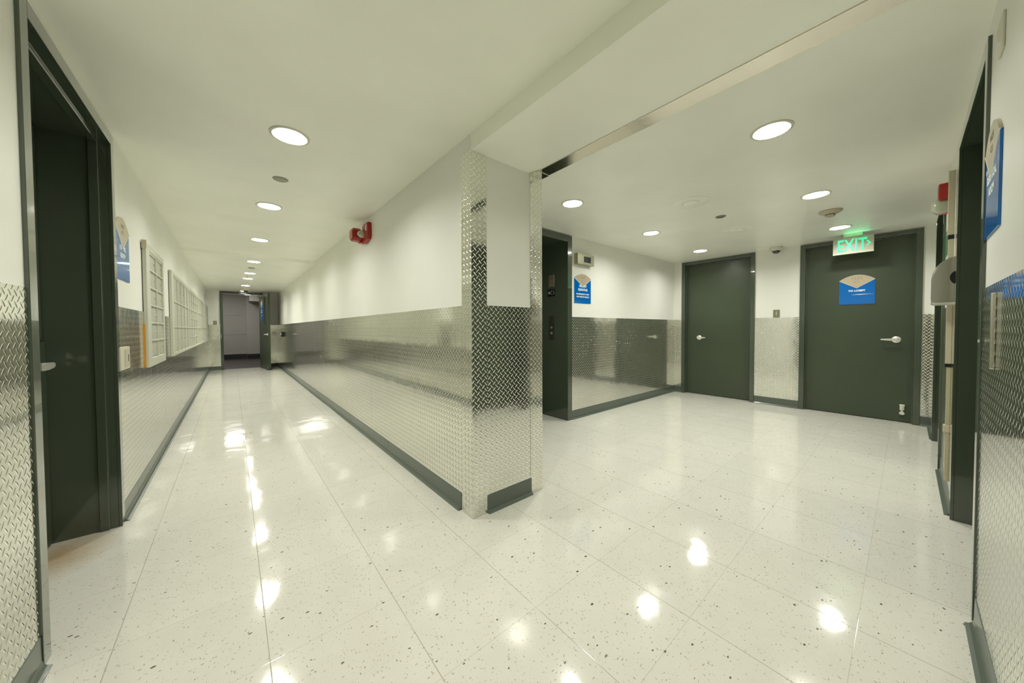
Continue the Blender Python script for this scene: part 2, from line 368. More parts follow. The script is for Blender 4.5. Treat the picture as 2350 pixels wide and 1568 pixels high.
panel(RD2[1] + .002, XF - PT, YR, YR + PT, BB * .9, Zp, 'diamond plate panel in the far right corner')
panel(RD[1] + .002, RD2[0] - .002, YR, YR + PT, BB * .9, Zp, 'diamond plate panel behind the cable raceway on the right wall')
panel(XL + PT, RD[0] - .002, YR, YR + PT, BB * .9, Zp, 'diamond plate panel at the right edge of the picture')
# corner guards
GT = .0055
mb = MB(); mb.prism([(XR - GT, YC - GT), (1.14, YC - GT), (1.14, YC), (XR, YC), (XR, 1.681), (XR - GT, 1.681)], .002, Zs - .001, 'z', .0006)
tag(mb.build('corner_guard', PLATE_G), 'full-height diamond plate corner guard on the left corner of the central wall end', 'corner guard', 'diamond plate corner guards')
mb = MB(); mb.prism([(1.4865, YC - GT), (XC2 + GT, YC - GT), (XC2 + GT, YC + .1), (XC2, YC + .1), (XC2, YC), (1.4865, YC)], .002, 2.079, 'z', .0006)
tag(mb.build('corner_guard', PLATE_G), 'full-height diamond plate corner guard on the right corner of the central wall end', 'corner guard', 'diamond plate corner guards')
mb = MB().box(1.4865, XC2 + .005, YC - .07, YC - .006, Zs - .007, Zs - .004)
tag(mb.build('edge_guard', PLATE_G), 'small diamond plate patch under the beam where it meets the wall end', 'metal trim')

# ------------------------------------------------------------------ cove baseboards
def cove(a0, a1, pos, face, mat=BASE, h=BB, segs=()):
    """extruded along Y (face '+x'/'-x', pos = X) or X (face '+y'/'-y', pos = Y)"""
    sg = 1 if face[0] == '+' else -1
    prof = [(0, 0), (.027, 0), (.0265, .0025), (.017, .006), (.010, .014), (.0070, .026), (.0062, h - .003), (.005, h), (0, h)]
    pts = [(pos + sg * d, z) for d, z in prof]
    mb = MB(); cuts = [a0] + list(segs) + [a1]
    for p, q in zip(cuts, cuts[1:]): mb.prism(pts, p + (.0012 if p != a0 else 0), q - (.0012 if q != a1 else 0), 'y' if face[1] == 'x' else 'x')
    return mb
struct('baseboard_corridor', cove(1.705, YD, XR, '-x', segs=(2.923, 4.14, 5.47, 6.69, 7.9, 9.1, 10.3)), BASE, 'grey-green vinyl cove base along the long right corridor wall', cat='baseboard')
struct('baseboard_column', cove(1.135, 1.4925, YC, '-y'), BASE, 'short grey-green cove base on the central wall end', cat='baseboard')
struct('baseboard_left', cove(LD[1] + .004, YD, XL, '+x', segs=(3.2, 4.4, 6.0, 8., 10.)), BASE, 'grey-green cove base along the left corridor wall', cat='baseboard')
struct('baseboard_near', cove(YR, LD[0] - .003, XL, '+x'), BASE, 'grey-green cove base at the lower left edge', cat='baseboard')
struct('baseboard_end', cove(XL, END[0], YD, '-y'), BASE, 'dark cove base on the end wall, left of the door', cat='baseboard')
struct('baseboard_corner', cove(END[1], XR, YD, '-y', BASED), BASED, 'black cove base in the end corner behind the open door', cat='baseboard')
struct('baseboard_elevator', cove(E1 + .002, XF, YE, '-y'), BASE, 'grey-green cove base right of the elevator', cat='baseboard')
struct('baseboard_far', cove(D2[1] + .002, D1[0] - .002, XF, '-x'), BASE, 'grey-green cove base between the two far doors', cat='baseboard')
struct('baseboard_far', cove(D1[1] + .002, YE, XF, '-x'), BASE, 'cove base in the corner left of the smaller far door', cat='baseboard')
struct('baseboard_far', cove(YR, D2[0] - .002, XF, '-x'), BASE, 'cove base right of the wide far door', cat='baseboard')
struct('baseboard_right', cove(RD[1] + .002, RD2[0] - .002, YR, '+y'), BASE, 'cove base on the right wall beyond the near doorway', cat='baseboard')
struct('baseboard_right', cove(XL, RD[0] - .03, YR, '+y'), BASE, 'grey-green cove base at the lower right edge', cat='baseboard')
struct('baseboard_right', cove(RD2[1] + .002, XF, YR, '+y'), BASE, 'cove base in the far right corner', cat='baseboard')

# ------------------------------------------------------------------ doors (local: x right, z up, -y towards the viewer, wall face at y=0)
def lever(parent, x, z, y, sgn, mat=CHROME, L=.115, k=1.):
    """round rose with a lever pointing sgn*x"""
    mb = MB(); mb.lathe([(0, -.012), (.020, -.012), (.030, -.009), (.037, -.003), (.037, 0), (0, 0)], 32, (x, y, z), 'y')
    mb.lathe([(0, -.062), (.0125, -.061), (.0135, -.055), (.0125, -.02), (.017, -.01), (0, -.01)], 20, (x, y, z), 'y')
    h = mb.build('door_handle', mat, parent, True)
    lv = MB(); lv.M = Matrix.Translation((x, y, z))
    # flat tapered lever bar
    pts = [(-.014, .010), (.0, .0135), (.05, .0125), (L - .02, .0105), (L, .008), (L, -.006), (L - .02, -.0085), (.05, -.0125), (0, -.0135), (-.014, -.010)]
    lv.prism([(sgn * a, b_ * k) for a, b_ in pts], -.068, -.052, 'y', .0025)
    # return at the tip, bent back towards the door
    lv.box(sgn * (L - .004), sgn * (L + .009), -.066, -.030, -.007, .009, .002)
    lv.build('lever', mat, h, True)
    return h
def door(n, loc, face, width, head, depth, label, leaf=True, z_split=None, hand=None, hz=.93, mat=GREEN, fmat=GREENF, stop=None, leafgap=.004, cw=CW, P=.016):
    root = empty('door_%d' % n, loc, FAC[face]); tag(root, label, 'door', kind='structure')
    f = MB()
    f.box(0, cw, -P, .004, 0, head, .0015, 1); f.box(width - cw, width, -P, .004, 0, head, .0015, 1); f.box(cw + .0002, width - cw - .0002, -P, .004, head - cw, head, .0015, 1)
    jt = .014
    f.box(cw - jt, cw, .004, depth + .045, 0, head - cw, 0); f.box(width - cw, width - cw + jt, .004, depth + .045, 0, head - cw, 0)
    f.box(cw, width - cw, .004, depth + .045, head - cw, head - cw + jt, 0)
    if stop is not None:
        s0, s1, st = stop
        f.box(cw, cw + st, s0, s1, 0, head - cw, .002, 1); f.box(width - cw - st, width - cw, s0, s1, 0, head - cw, .002, 1); f.box(cw + st, width - cw - st, s0, s1, head - cw - st, head - cw, .002, 1)
    f.build('door_frame', fmat, root)
    if leaf:
        a, b_ = cw + leafgap, width - cw - leafgap
        top = head - cw - .004
        if z_split:
            lf = MB().box(a, b_, depth, depth + .042, .008, z_split - .003, .0015, 1).build('lower_leaf', mat, root)
            MB().box(a, b_ - .004, depth + .008, depth + .042, z_split + .003, top, .0015, 1).build('upper_leaf', mat, root)
        else:
            lf = MB().box(a, b_, depth, depth + .042, .008, top, .0015, 1).build('door_leaf', mat, root)
        if hand: lever(lf, hand[0], hz, depth, hand[1], L=hand[2], k=hand[3] if len(hand) > 3 else 1.)
    return root
# left doorway (wall faces +x: local x = +Y)
door(1, (XL, LD[0], 0), '+x', LD[1] - LD[0], HF, DR, 'dark green door set deep in its frame on the left', z_split=1.035, hand=(.726, 1, .125, 1.35), hz=.922, stop=(.035, .07, .012), leafgap=.007, cw=.055, P=.010)
# far small door (wall faces -x: local x = -Y)
door(2, (XF, D1[1], 0), '-x', D1[1] - D1[0], HF + .012, .07, 'smaller dark green door with a lever on its left side', hand=(.245, 1, .10), hz=.925, stop=(.028, .068, .014))
door(3, (XF, D2[1], 0), '-x', D2[1] - D2[0], HF + .012, .045, 'wide dark green door under the exit sign', hand=(.842, -1, .11), hz=.94, stop=(.020, .044, .010))
# right doorways (wall faces +y: local x = -X)
door(4, (RD[1], YR, 0), '+y', RD[1] - RD[0], 2.115, DR, 'dark green recessed doorway at the right edge', stop=None, P=.009, cw=.055)
door(5, (RD2[1], YR, 0), '+y', RD2[1] - RD2[0], 2.115, DR, 'dark green doorway further along the right wall')
# elevator
root = empty('door_6', (E0, YE, 0), 0); tag(root, 'dark green freight elevator entrance in a deep recess', 'elevator', kind='structure')
f = MB(); wd = E1 - E0; P = .016; dep = .52
f.box(0, .075, -P, .004, 0, HF + .015, .0015, 1); f.box(wd - .075, wd, -P, .004, 0, HF + .015, .0015, 1); f.box(.0752, wd - .0752, -P, .004, HF - .06, HF + .015, .0015, 1)
f.box(.055, .075, .004, dep, 0, HF - .06); f.box(wd - .075, wd - .055, .004, dep, 0, HF - .06); f.box(.075, wd - .075, .004, dep, HF - .06, HF - .045)
f.build('elevator_frame', GREENF, root)
MB().box(.075, wd / 2 - .002, dep, dep + .03, .006, HF - .06).build('elevator_door_panel', GREEN, root)
MB().box(wd / 2 + .002, wd - .075, dep + .004, dep + .034, .006, HF - .06).build('elevator_door_panel', GREEN, root)
MB().box(.075, wd - .075, dep - .11, dep, -.0, .004).build('sill', STEEL, root)
# open end door
root = empty('door_7', (END[0], YD, 0), 0); tag(root, 'open dark green door with a blue sign at the far end of the corridor', 'door', kind='structure')
wd = END[1] - END[0]; f = MB(); cw = .062
f.box(0, cw, -.016, .15, 0, 2.135); f.box(wd - cw, wd, -.016, .15, 0, 2.135); f.box(cw, wd - cw, -.016, .15, 2.075, 2.135)
f.build('door_frame', GREENF, root)
MB().box(.012, .02, -.020, -.016, .86, .97).build('strike_plate', STEEL, root)
ang = math.radians(-90 - 9.5)   # leaf swings toward the camera
leaf = MB().box(0, .86, -.022, .022, .01, 2.06, .0015, 1).build('door_leaf', GREEN, root)
leaf.location = (wd - cw - .005, -.03, 0); leaf.rotation_euler = (0, 0, math.radians(-80))
MB().box(.50, .60, -.0225, .0225, 1.24, 1.98).build('vision_glass', GLASS, leaf)
mbg = MB()
for a in ((.485, .50, 1.225, 1.995), (.60, .615, 1.225, 1.995), (.50, .60, 1.225, 1.24), (.50, .60, 1.98, 1.995)): mbg.box(a[0], a[1], -.028, -.022, a[2], a[3])
mbg.build('glazing_bead', GREENF, leaf)
lever(leaf, .78, .955, -.022, -1)
mb = MB().box(.10, .40, -.075, -.022, 1.98, 2.04, .004); mb.build('door_closer', STEEL, leaf)
mb = MB().tube([(wd - cw - .06, -.14, 2.05), (wd - cw - .33, -.10, 2.055)], .009).tube([(wd - cw - .33, -.10, 2.055), (wd - cw - .56, -.03, 2.06)], .008)
mb.build('closer_arm', STEEL, root)
MB().box(.925, 1.06, -.93, -.85, .0015, .009, .002).build('door_wedge', BLACK, None)
o = bpy.data.objects['door_wedge']; o.matrix_world = Matrix.Translation((END[0], YD, 0)); tag(o, 'small black wedge on the floor holding the end door open', 'door wedge')

# kick-down door holder on the wide far door
root = empty('door_holder', (XF + .045 , .027, .09), FAC['-x']); tag(root, 'small chrome kick-down holder at the bottom of the wide far door', 'door stop')
MB().box(-.018, .018, -.008, 0, .045, .115, .003).build('bracket', CHROME, root)
MB().box(-.006, .006, -.026, -.012, .02, .10, .003).box(-.021, .021, -.018, -.008, .10, .114, .003).build('arm', CHROME, root)
MB().lathe([(0, -.034), (.019, -.034), (.022, -.026), (.010, -.012), (0, -.012)], 24, (0, 0, .018), 'y').build('rubber_foot', CHROME, root, True)
MB().box(-.021, .021, -.02, -.006, 0, .016, .003).build('foot_plate', CHROME, root)

# ------------------------------------------------------------------ blue signs
def sign(loc, face, w_, h, label, lines, cap, arch=.06, side=.08, vdip=.13, group='blue tenant signs', thick=.006, name='wall_sign', accent=False):
    """origin at lower-left corner of the board; arch top with tan wedge"""
    root = empty(name, loc, FAC[face]); tag(root, label, 'sign', group)
    hs = h - arch                                             # height at the shoulders
    n = 16
    arc = [(w_ * i / n, hs + arch * (1 - (2 * i / n - 1) ** 2)) for i in range(n + 1)]
    MB().prism([(0, 0), (w_, 0), (w_, hs), (w_ / 2, hs - vdip + .0), (0, hs)], -thick, 0, 'y', .0008).build('sign_board', BLUE, root)
    MB().prism([(0, hs + .002), (w_ / 2, hs - vdip + .004), (w_, hs + .002)] + list(reversed([(x, z + .002) for x, z in arc[1:-1]])), -thick - .002, 0, 'y', .0008).build('sign_cap', TAN, root)
    mb = MB()
    for (a, b_) in (((0, hs), (w_ / 2, hs - vdip)), ((w_ / 2, hs - vdip), (w_, hs))):
        mb.prism([(a[0], a[1] - .0015), (b_[0], b_[1] - .0015), (b_[0], b_[1] + .0025), (a[0], a[1] + .0025)], -thick - .003, -thick + .001, 'y')
    mb.build('edge_strip', LETTER, root)
    for txt, sz, z, wgt, sx in lines: text_mesh(txt, sz, LETTER, 'lettering', root, (w_ / 2, -thick - .0004, z), wgt, sx, ext=.0005)
    for txt, sz, z in cap: text_mesh(txt, sz, DLETTER, 'cap_lettering', root, (w_ / 2, -thick - .0022, z), -.0004, 1., spacing=1.15, ext=.0003)
    if accent:
        MB().prism([(w_ * .33, .118), (w_ * .6, .114), (w_ * .98, .1185), (w_ * .6, .122)], -thick - .0012, -thick + .0005, 'y').build('accent_line', LETTER, root)
    return root
sign((XF + .0445, .555, 1.362), '-x', .303, .355, 'wide blue sign reading TO LOBBY on the far green door', [('TO LOBBY', .029, .155, .0014, 1.05)], [('1625', .042, .300), ('C1', .038, .256)], arch=.062, vdip=.098, accent=True)
sign((3.131, YE, 1.39), '-y', .318, .353, 'blue arched sign reading FREIGHT ELEVATOR right of the elevator entrance', [('FREIGHT', .037, .196, .0016, 1.0), ('ELEVATOR', .037, .152, .0016, 1.), ('IN EMERGENCY ONLY', .023, .103, .0008, 1.08), ('FOR FREIGHT SERVICE', .023, .070, .0008, 1.06)], [('1625', .036, .298), ('C1', .036, .255)], arch=.055, vdip=.10)
sign((XL, 2.835, 1.385), '+x', .325, .365, 'blue arched sign beside the dark doorway on the left wall, reflecting the lamps', [('U.S. MAIL', .038, .175, .0012, .95), ('ROOM', .038, .130, .0012, 1.)], [('1625', .034, .305), ('C1', .034, .265)], arch=.07, vdip=.11)
sign((2.066, YR, 1.395), '+y', .275, .36, 'blue arched sign on the right wall, seen at a steep angle beside the door frame', [('ELECTRICAL', .036, .178, .0014, .95), ('ROOM', .036, .133, .0014, 1.)], [('1625', .034, .305), ('C1', .034, .265)], arch=.07, vdip=.11)
s = sign((0, 0, 0), '-y', .15, .56, 'narrow blue sign on the open door at the far end', [('TO', .05, .28, .002, 1.), ('LOBBY', .036, .235, .0014, 1.), ('B', .05, .14, .002, 1.)], [], arch=.06, vdip=.13)
# on the leaf: place in world space from the leaf's frame
LM = Matrix.Translation((END[0] + (END[1] - END[0]) - .062 - .005, YD - .03, 0)) @ Matrix.Rotation(math.radians(-80), 4, 'Z')
s.matrix_world = LM @ Matrix.Translation((.22, -.0225, 1.32))

# ------------------------------------------------------------------ mailboxes
def mailbox(loc, w_, h, cols, rows, label, fr, splits=(), name='mailbox_bank', depth=.022, side=None):
    """fr=(left,right,bottom,top) frame widths; faces +x, local x=+Y"""
    root = empty(name, loc, FAC['+x']); tag(root, label, 'mailboxes')
    l, r, b_, t = fr
    f = MB(); f.box(0, l, -depth, 0, 0, h, .002, 1); f.box(w_ - r, w_, -depth, 0, 0, h, .002, 1); f.box(l, w_ - r, -depth, 0, 0, b_, .002, 1); f.box(l, w_ - r, -depth, 0, h - t, h, .002, 1)
    f.box(.002, w_ - .002, -.006, 0, .002, h - .002)
    f.build('cabinet_frame', MAILB2, root)
    cw_ = (w_ - l - r) / cols; rh = (h - b_ - t) / rows
    dv = MB()
    for i in range(1, cols): dv.box(l + i * cw_ - .006, l + i * cw_ + .006, -depth + .001, -.005, b_, h - t, .0015, 1)
    for j in range(1, rows): dv.box(l, w_ - r, -depth + .0015, -.005, b_ + j * rh - .007, b_ + j * rh + .007, .0015, 1)
    for i in splits:
        for j in range(rows): dv.box(l + i * cw_, l + (i + 1) * cw_, -depth + .0012, -.005, b_ + (j + .5) * rh - .006, b_ + (j + .5) * rh + .006, .0015, 1)
    dv.box(l, w_ - r, -depth + .004, -.005, h - t - .014, h - t - .001)
    dv.build('divider_grid', MAILB2, root)
    for i in range(cols):
        for j in range(rows):
            cells = ((0., .5), (.5, 1.)) if i in splits else ((0., 1.),)
            for c0, c1 in cells:
                d = MB().box(l + i * cw_ + .008, l + (i + 1) * cw_ - .008, -depth + .012, -.006, b_ + (j + c0) * rh + .009, b_ + (j + c1) * rh - .009, .0015, 1)
                o = d.build('mailbox_door', MAILB, root)
                if i < 3: MB().lathe([(0, -.004), (.007, -.004), (.008, 0), (0, 0)], 14, (l + (i + .85) * cw_, -depth + .012, b_ + (j + (c0 + c1) / 2) * rh), 'y').build('lock', STEEL, o)
    return root
m1 = mailbox((XL + PT, 3.57, .812), .80, .918, 2, 6, 'small two-column grey mailbox cabinet nearest the left doorway', (.13, .055, .062, .045))
MB().prism([(0, .0), (-.006, .01), (-.007, .05), (-.003, .09), (-.002, .2), (-.0015, .31), (0, .32)], -.007, 0, 'y').build('foam_sealant', ORANGE, m1)
MB().box(-.018, -.001, -.026, 0, .87, .93, .003).build('hinge_block', TANP, m1)
mailbox((XL + PT, 4.895, .815), 6.80, .895, 18, 3, 'long grey mailbox bank with many tall doors on the left wall', (.135, .05, .030, .035), splits=(5, 6, 7, 8, 15, 16, 17))

# ------------------------------------------------------------------ ceiling lamps
def lamp(x, y, z, label, group, power, lens=LAMP):
    root = empty('ceiling_light', (x, y, z)); tag(root, label, 'ceiling light', group)
    MB().lathe([(RH + .014, 0), (RH + .013, -.004), (RH + .001, -.006), (RH - .004, -.003), (RH - .004, .0)], 48).build('trim_ring', WHITEP, root, True)
    MB().lathe([(RH - .002, -.001), (RH - .006, .030), (RH - .010, .066), (0, .066)], 48).build('reflector', CAN, root, True)
    MB().lathe([(0, .035), (RH - .011, .037), (RH - .0085, .041), (0, .043)], 48).build('lens', lens, root, True)
    ld = bpy.data.lights.new('lamp_light', 'AREA'); ld.shape = 'DISK'; ld.size = 2 * (RH - .012); ld.energy = power; ld.color = (1., .985, .91); ld.spread = math.radians(170)
    lo = bpy.data.objects.new('lamp_light', ld); COL.objects.link(lo); lo.location = (0, 0, .033); lo.parent = root
    return root
PW = 13.0
lc = ['out of sight just overhead in the near corridor', 'nearest and largest in the left corridor ceiling', 'second along the left corridor ceiling, past the grey round cap', 'third along the left corridor ceiling, just before the ceiling step', 'fourth along the left corridor ceiling, just past the ceiling step', 'fifth along the left corridor ceiling, past the small dark cap', 'sixth and brightest-glaring along the left corridor ceiling', 'second last in the corridor ceiling, just before the dome camera', 'last in the corridor ceiling, behind the dome camera at the end door']
for (x, y, z), l in zip(LAMPS_C, lc): lamp(x, y, z, 'round recessed light, ' + l, 'recessed lights along the corridor', PW * (1. if y < 6 else 1.2 if y < 11 else .4))
ll = ['nearest and largest in the lobby ceiling', 'in front of the elevator, just right of the wall end', 'middle of the row nearer the right wall, above the smoke detector', 'middle of the row along the elevator wall, before the small door', 'behind the smoke detector, directly above the exit sign', 'farthest left, just in front of the smaller green door']
for (x, y, z), l in zip(LAMPS_L, ll): lamp(x, y, z, 'round recessed lobby light, ' + l, 'recessed lights in the lobby', PW)

# round ceiling fittings
def ceil_speaker(x, y, z, label):
    root = empty('ceiling_speaker', (x, y, z)); tag(root, label, 'ceiling speaker', 'round ceiling speakers')
    MB().lathe([(.148, 0), (.147, -.004), (.140, -.006), (.070, -.006), (.066, -.002), (.066, 0)], 56).build('cover_ring', CEIL, root, True)
    MB().lathe([(.064, 0), (.062, -.010), (.045, -.017), (0, -.018)], 40).build('centre_cap', CEIL, root, True)
ceil_speaker(3.079, 1.229, Zc, 'round flush white ceiling speaker plate nearer the camera, in the lobby ceiling')
ceil_speaker(4.33, 1.236, Zc, 'round flush white ceiling speaker plate farther away, in front of the doors')
def cap(x, y, z, r, mat, label):
    o = MB().lathe([(r * 1.08, 0), (r * 1.06, -.003), (r, -.004), (r * .9, -.007), (0, -.0075)], 36).build('sprinkler_cap', mat, None, True)
    o.location = (x, y, z); tag(o, label, 'sprinkler cap', 'round sprinkler cover caps')
cap(3.693, 1.194, Zc, .042, GREYP, 'small dark round sprinkler cap between the two lobby ceiling speakers')
cap(.290, 2.934, Zc, .045, plain('grey_cap_light', (.30, .30, .23), .3), 'grey round sprinkler cap between the two nearest corridor lamps')
cap(.272, 7.17, Zc2, .045, GREYP, 'dark round sprinkler cap far down the corridor ceiling')
root = empty('ceiling_sensor', (.256, 8.25, Zc2)); tag(root, 'tiny white sensor hanging from the far corridor ceiling, before the glaring lamp', 'sensor')
MB().lathe([(.03, 0), (.03, -.02), (.018, -.045), (0, -.048)], 24).build('sensor_body', WHITEP, root, True)
# smoke detector
root = empty('smoke_detector', (4.322, .482, Zc)); tag(root, 'tan round smoke detector on the lobby ceiling near the exit sign', 'smoke detector')
MB().lathe([(.082, 0), (.084, -.004), (.082, -.012), (.06, -.026), (.038, -.034), (0, -.034)], 48).build('housing', TANP, root, True)
MB().lathe([(.036, -.033), (.036, -.040), (0, -.040)], 36).build('vent_slot', BLACK, root)
MB().lathe([(.036, -.040), (.034, -.050), (.024, -.054), (0, -.055)], 36).build('sensor_cap', TANP, root, True)
# dome cameras
def dome(x, y, z, label, k=1., cap=None):
    root = empty('dome_camera', (x, y, z)); tag(root, label, 'security camera', 'dome security cameras')
    MB().lathe([(.073 * k, 0), (.074 * k, -.008), (.068 * k, -.035 * k), (.055 * k, -.052 * k), (.046 * k, -.054 * k), (0, -.054 * k)], 40).build('housing', cap or WHITEP, root, True)
    pr = [(.045 * k * math.cos(a), -.054 * k - .036 * k * math.sin(a)) for a in [i * PI / 2 / 8 for i in range(9)]]
    MB().lathe(pr[:-1] + [(0, pr[-1][1])], 36).build('dome', SMOKEG, root, True)
dome(5.684, 1.163, Zc, 'ivory dome security camera on the ceiling between the two far doors')
dome(.284, 10.78, Zc2, 'small dome security camera on the corridor ceiling before the open door', 1.1)

# ------------------------------------------------------------------ exit sign
XE = 5.55
root = empty('exit_sign', (XE, .590, 1.948), FAC['-x']); tag(root, 'green lettered EXIT sign with right arrow hanging over the wide far door', 'exit sign')
ew, eh = .333, .185
MB().box(0, ew, -.006, .020, 0, eh, .002, 1).build('sign_panel', plain('sign_face', (.50, .48, .37), .35), root)
MB().box(-.001, ew + .001, -.010, .024, -.006, .006, .002, 1).build('bottom_rail', WHITEP, root)
MB().box(.085, .245, -.012, .03, eh, Zc - 1.948, .003).build('canopy', IVORY, root)
text_mesh('EXIT', .196, EXITG, 'lettering', root, (.158, -.0075, .026), .003, .60, ext=.0015, spacing=1.02)
mb = MB(); ax, az, s_ = .272, .097, .030
mb.prism([(ax, az + s_), (ax + .012, az + s_), (ax + .040, az), (ax + .012, az - s_), (ax, az - s_), (ax + .022, az)], -.009, -.006, 'y')
mb.build('arrow', EXITG, root)
ld = bpy.data.lights.new('exit_glow', 'AREA'); ld.shape = 'RECTANGLE'; ld.size = .20; ld.size_y = .02; ld.energy = .07; ld.color = (.05, 1., .38)
lo = bpy.data.objects.new('exit_glow', ld); COL.objects.link(lo); lo.location = (.20, -.030, eh + .004); lo.rotation_euler = (math.radians(205), 0, 0); lo.parent = root

# ------------------------------------------------------------------ elevator fittings
EX = E1 - .075   # face of the right jamb, facing -x
root = empty('elevator_call_panel', (EX, 2.845, .945), FAC['-x']); tag(root, 'dark elevator call panel with three round buttons on the recess side', 'call panel')
MB().box(0, .095, -.004, 0, 0, .29, .0015, 1).build('plate', BRONZE2, root)
for z_, mt, r_ in ((.222, BRONZE2, .014), (.152, BTN, .012), (.083, CHROME, .013)):
    o = MB().lathe([(.006, -.010), (r_, -.010), (r_ + .001, -.004), (.006, -.004)], 24, (.045, 0, z_), 'y').build('button_ring', mt, root, True)
    MB().lathe([(0, -.008), (.006, -.008), (.0062, -.004), (0, -.004)], 16, (.045, 0, z_), 'y').build('button', BLACK, o, True)
root = empty('elevator_key_plate', (EX, 2.848, 1.59), FAC['-x']); tag(root, 'bronze plate with a red jewel lamp, above the floor display in the elevator recess', 'indicator plate')
MB().box(0, .093, -.004, 0, 0, .145, .0015, 1).build('plate', BRONZE, root)
MB().lathe([(0, -.009), (.009, -.008), (.012, -.004), (0, -.004)], 18, (.045, 0, .07), 'y').build('jewel_lamp', DIMRED, root, True)
root = empty('floor_display', (EX, 2.862, 1.478), FAC['-x']); tag(root, 'black floor display showing a star and C1 in the elevator recess', 'display')
MB().box(0, .122, -.008, 0, 0, .085, .002, 1).build('display_housing', BLACK, root)
text_mesh('C1', .070, DIGIT, 'digits', root, (.083, -.0092, .020), -.0008, .85, ext=.0004)
mb = MB(); st = [(.028 + (.019 if i % 2 == 0 else .008) * math.sin(i * PI / 5), .043 + (.022 if i % 2 == 0 else .009) * math.cos(i * PI / 5)) for i in range(10)]
mb.prism(st, -.0095, -.008, 'y'); mb.build('star', DIGIT, root)
root = empty('elevator_indicator', (3.130, YE, 1.848), 0.); tag(root, 'boxy stainless indicator with a black screen above the freight elevator sign', 'indicator box')
MB().box(0, .318, -.055, 0, 0, .128, .004).build('housing', plain('indicator_steel', (.42, .43, .30), .35, metal=.7), root)
MB().box(.118, .250, -.058, -.054, .030, .100, .001, 1).build('screen', BLACK, root)
MB().box(.205, .212, -.0588, -.058, .045, .075).build('digit', plain('faint_digit', (.05, .05, .05), .4), root)

# ------------------------------------------------------------------ key switches and plates
def key_switch(loc, face, label):
    root = empty('key_switch', loc, FAC[face]); tag(root, label, 'key switch', 'small key switch plates')
    MB().box(-.036, .036, -.006, 0, 0, .105, .0025).build('plate', plain('switch_plate', (.24, .225, .15), .4, metal=.3), root)
    for z_, r_ in ((.084, .0045), (.062, .007), (.046, .007), (.022, .0045)):
        MB().lathe([(0, -.010), (r_, -.009), (r_, -.006), (0, -.006)], 16, (0, 0, z_), 'y').build('key_cylinder' if r_ > .005 else 'screw', CHROME, root, True)
key_switch((XF, 1.168, Zp + .002), '-x', 'small bronze key switch plate on the wall between the far doors')
key_switch((-.343, YD, Zp + .002), '-y', 'small bronze key switch plate on the end wall, left of the open door')
root = empty('access_plate', (XL + PT, 2.835, .858), FAC['+x']); tag(root, 'ivory keyed cover plate on the metal panel right of the left doorway', 'cover plate')
MB().box(0, .215, -.010, 0, 0, .132, .004).build('plate', IVORY, root)
MB().box(.085, .195, -.013, -.010, .016, .116, .002).build('cover', plain('plate_cover', (.50, .48, .37), .4), root)
MB().box(.150, .157, -.0145, -.013, .045, .085).build('keyhole', BLACK, root)
root = empty('door_magnet', (XR - PT, 10.66, .90), FAC['-x']); tag(root, 'small black wall-mounted box low on the corridor wall near the open door', 'door magnet')
MB().box(0, .16, -.05, 0, 0, .125, .004).build('housing', BLACK, root)
MB().lathe([(0, -.062), (.03, -.060), (.034, -.05), (0, -.05)], 24, (.08, 0, .062), 'y').build('magnet_face', STEEL, root, True)

# ------------------------------------------------------------------ fire alarms
root = empty('fire_alarm', (XR, 3.56, 1.93), FAC['-x']); tag(root, 'red fire alarm horn with clear strobe on the corridor wall', 'fire alarm', 'red fire alarms')
# local x = -Y ; plate 0.10..0.26 (nearer), horn box behind
MB().prism([(.07, .02), (.11, .0), (.24, .02), (.26, .05), (.26, .175), (.13, .18), (.10, .165)], -.040, 0, 'y', .004).build('back_plate', RED, root)
MB().prism([(-.040, .055), (-.010, .03), (.06, .03), (.085, .055), (.085, .125), (.06, .15), (-.010, .15), (-.040, .125)], -.125, -.035, 'y', .012).build('horn', RED, root)
MB().box(-.01, .05, -.05, 0, .02, .06, .003).build('mounting_bracket', RED, root)
MB().lathe([(0, -.095), (.018, -.090), (.030, -.075), (.036, -.055), (.036, -.035), (0, -.035)], 28, (.125, 0, .085), 'y').build('strobe_lens', LENSC, root, True)
t = text_mesh('FIRE', .030, LETTER, 'lettering', root, (.205, -.0412, .13), .0008, 1.)
t.rotation_euler = (0, PI / 2, 0)
root = empty('fire_alarm', (3.86, YR, 1.90), FAC['+y']); tag(root, 'red fire alarm with clear strobe high on the right wall beyond the doorway', 'fire alarm', 'red fire alarms')
MB().box(0, .13, -.055, 0, .052, .165, .012).build('horn', RED, root)
MB().lathe([(0, -.085), (.03, -.08), (.052, -.06), (.056, -.04), (.05, 0), (0, 0)], 28, (.065, 0, .02), 'y').build('strobe_lens', LENSC, root, True)
MB().box(.05, .08, -.05, 0, -.035, -.0, .004).build('mounting_bracket', plain('orange_red', (.5, .06, .01), .4), root)

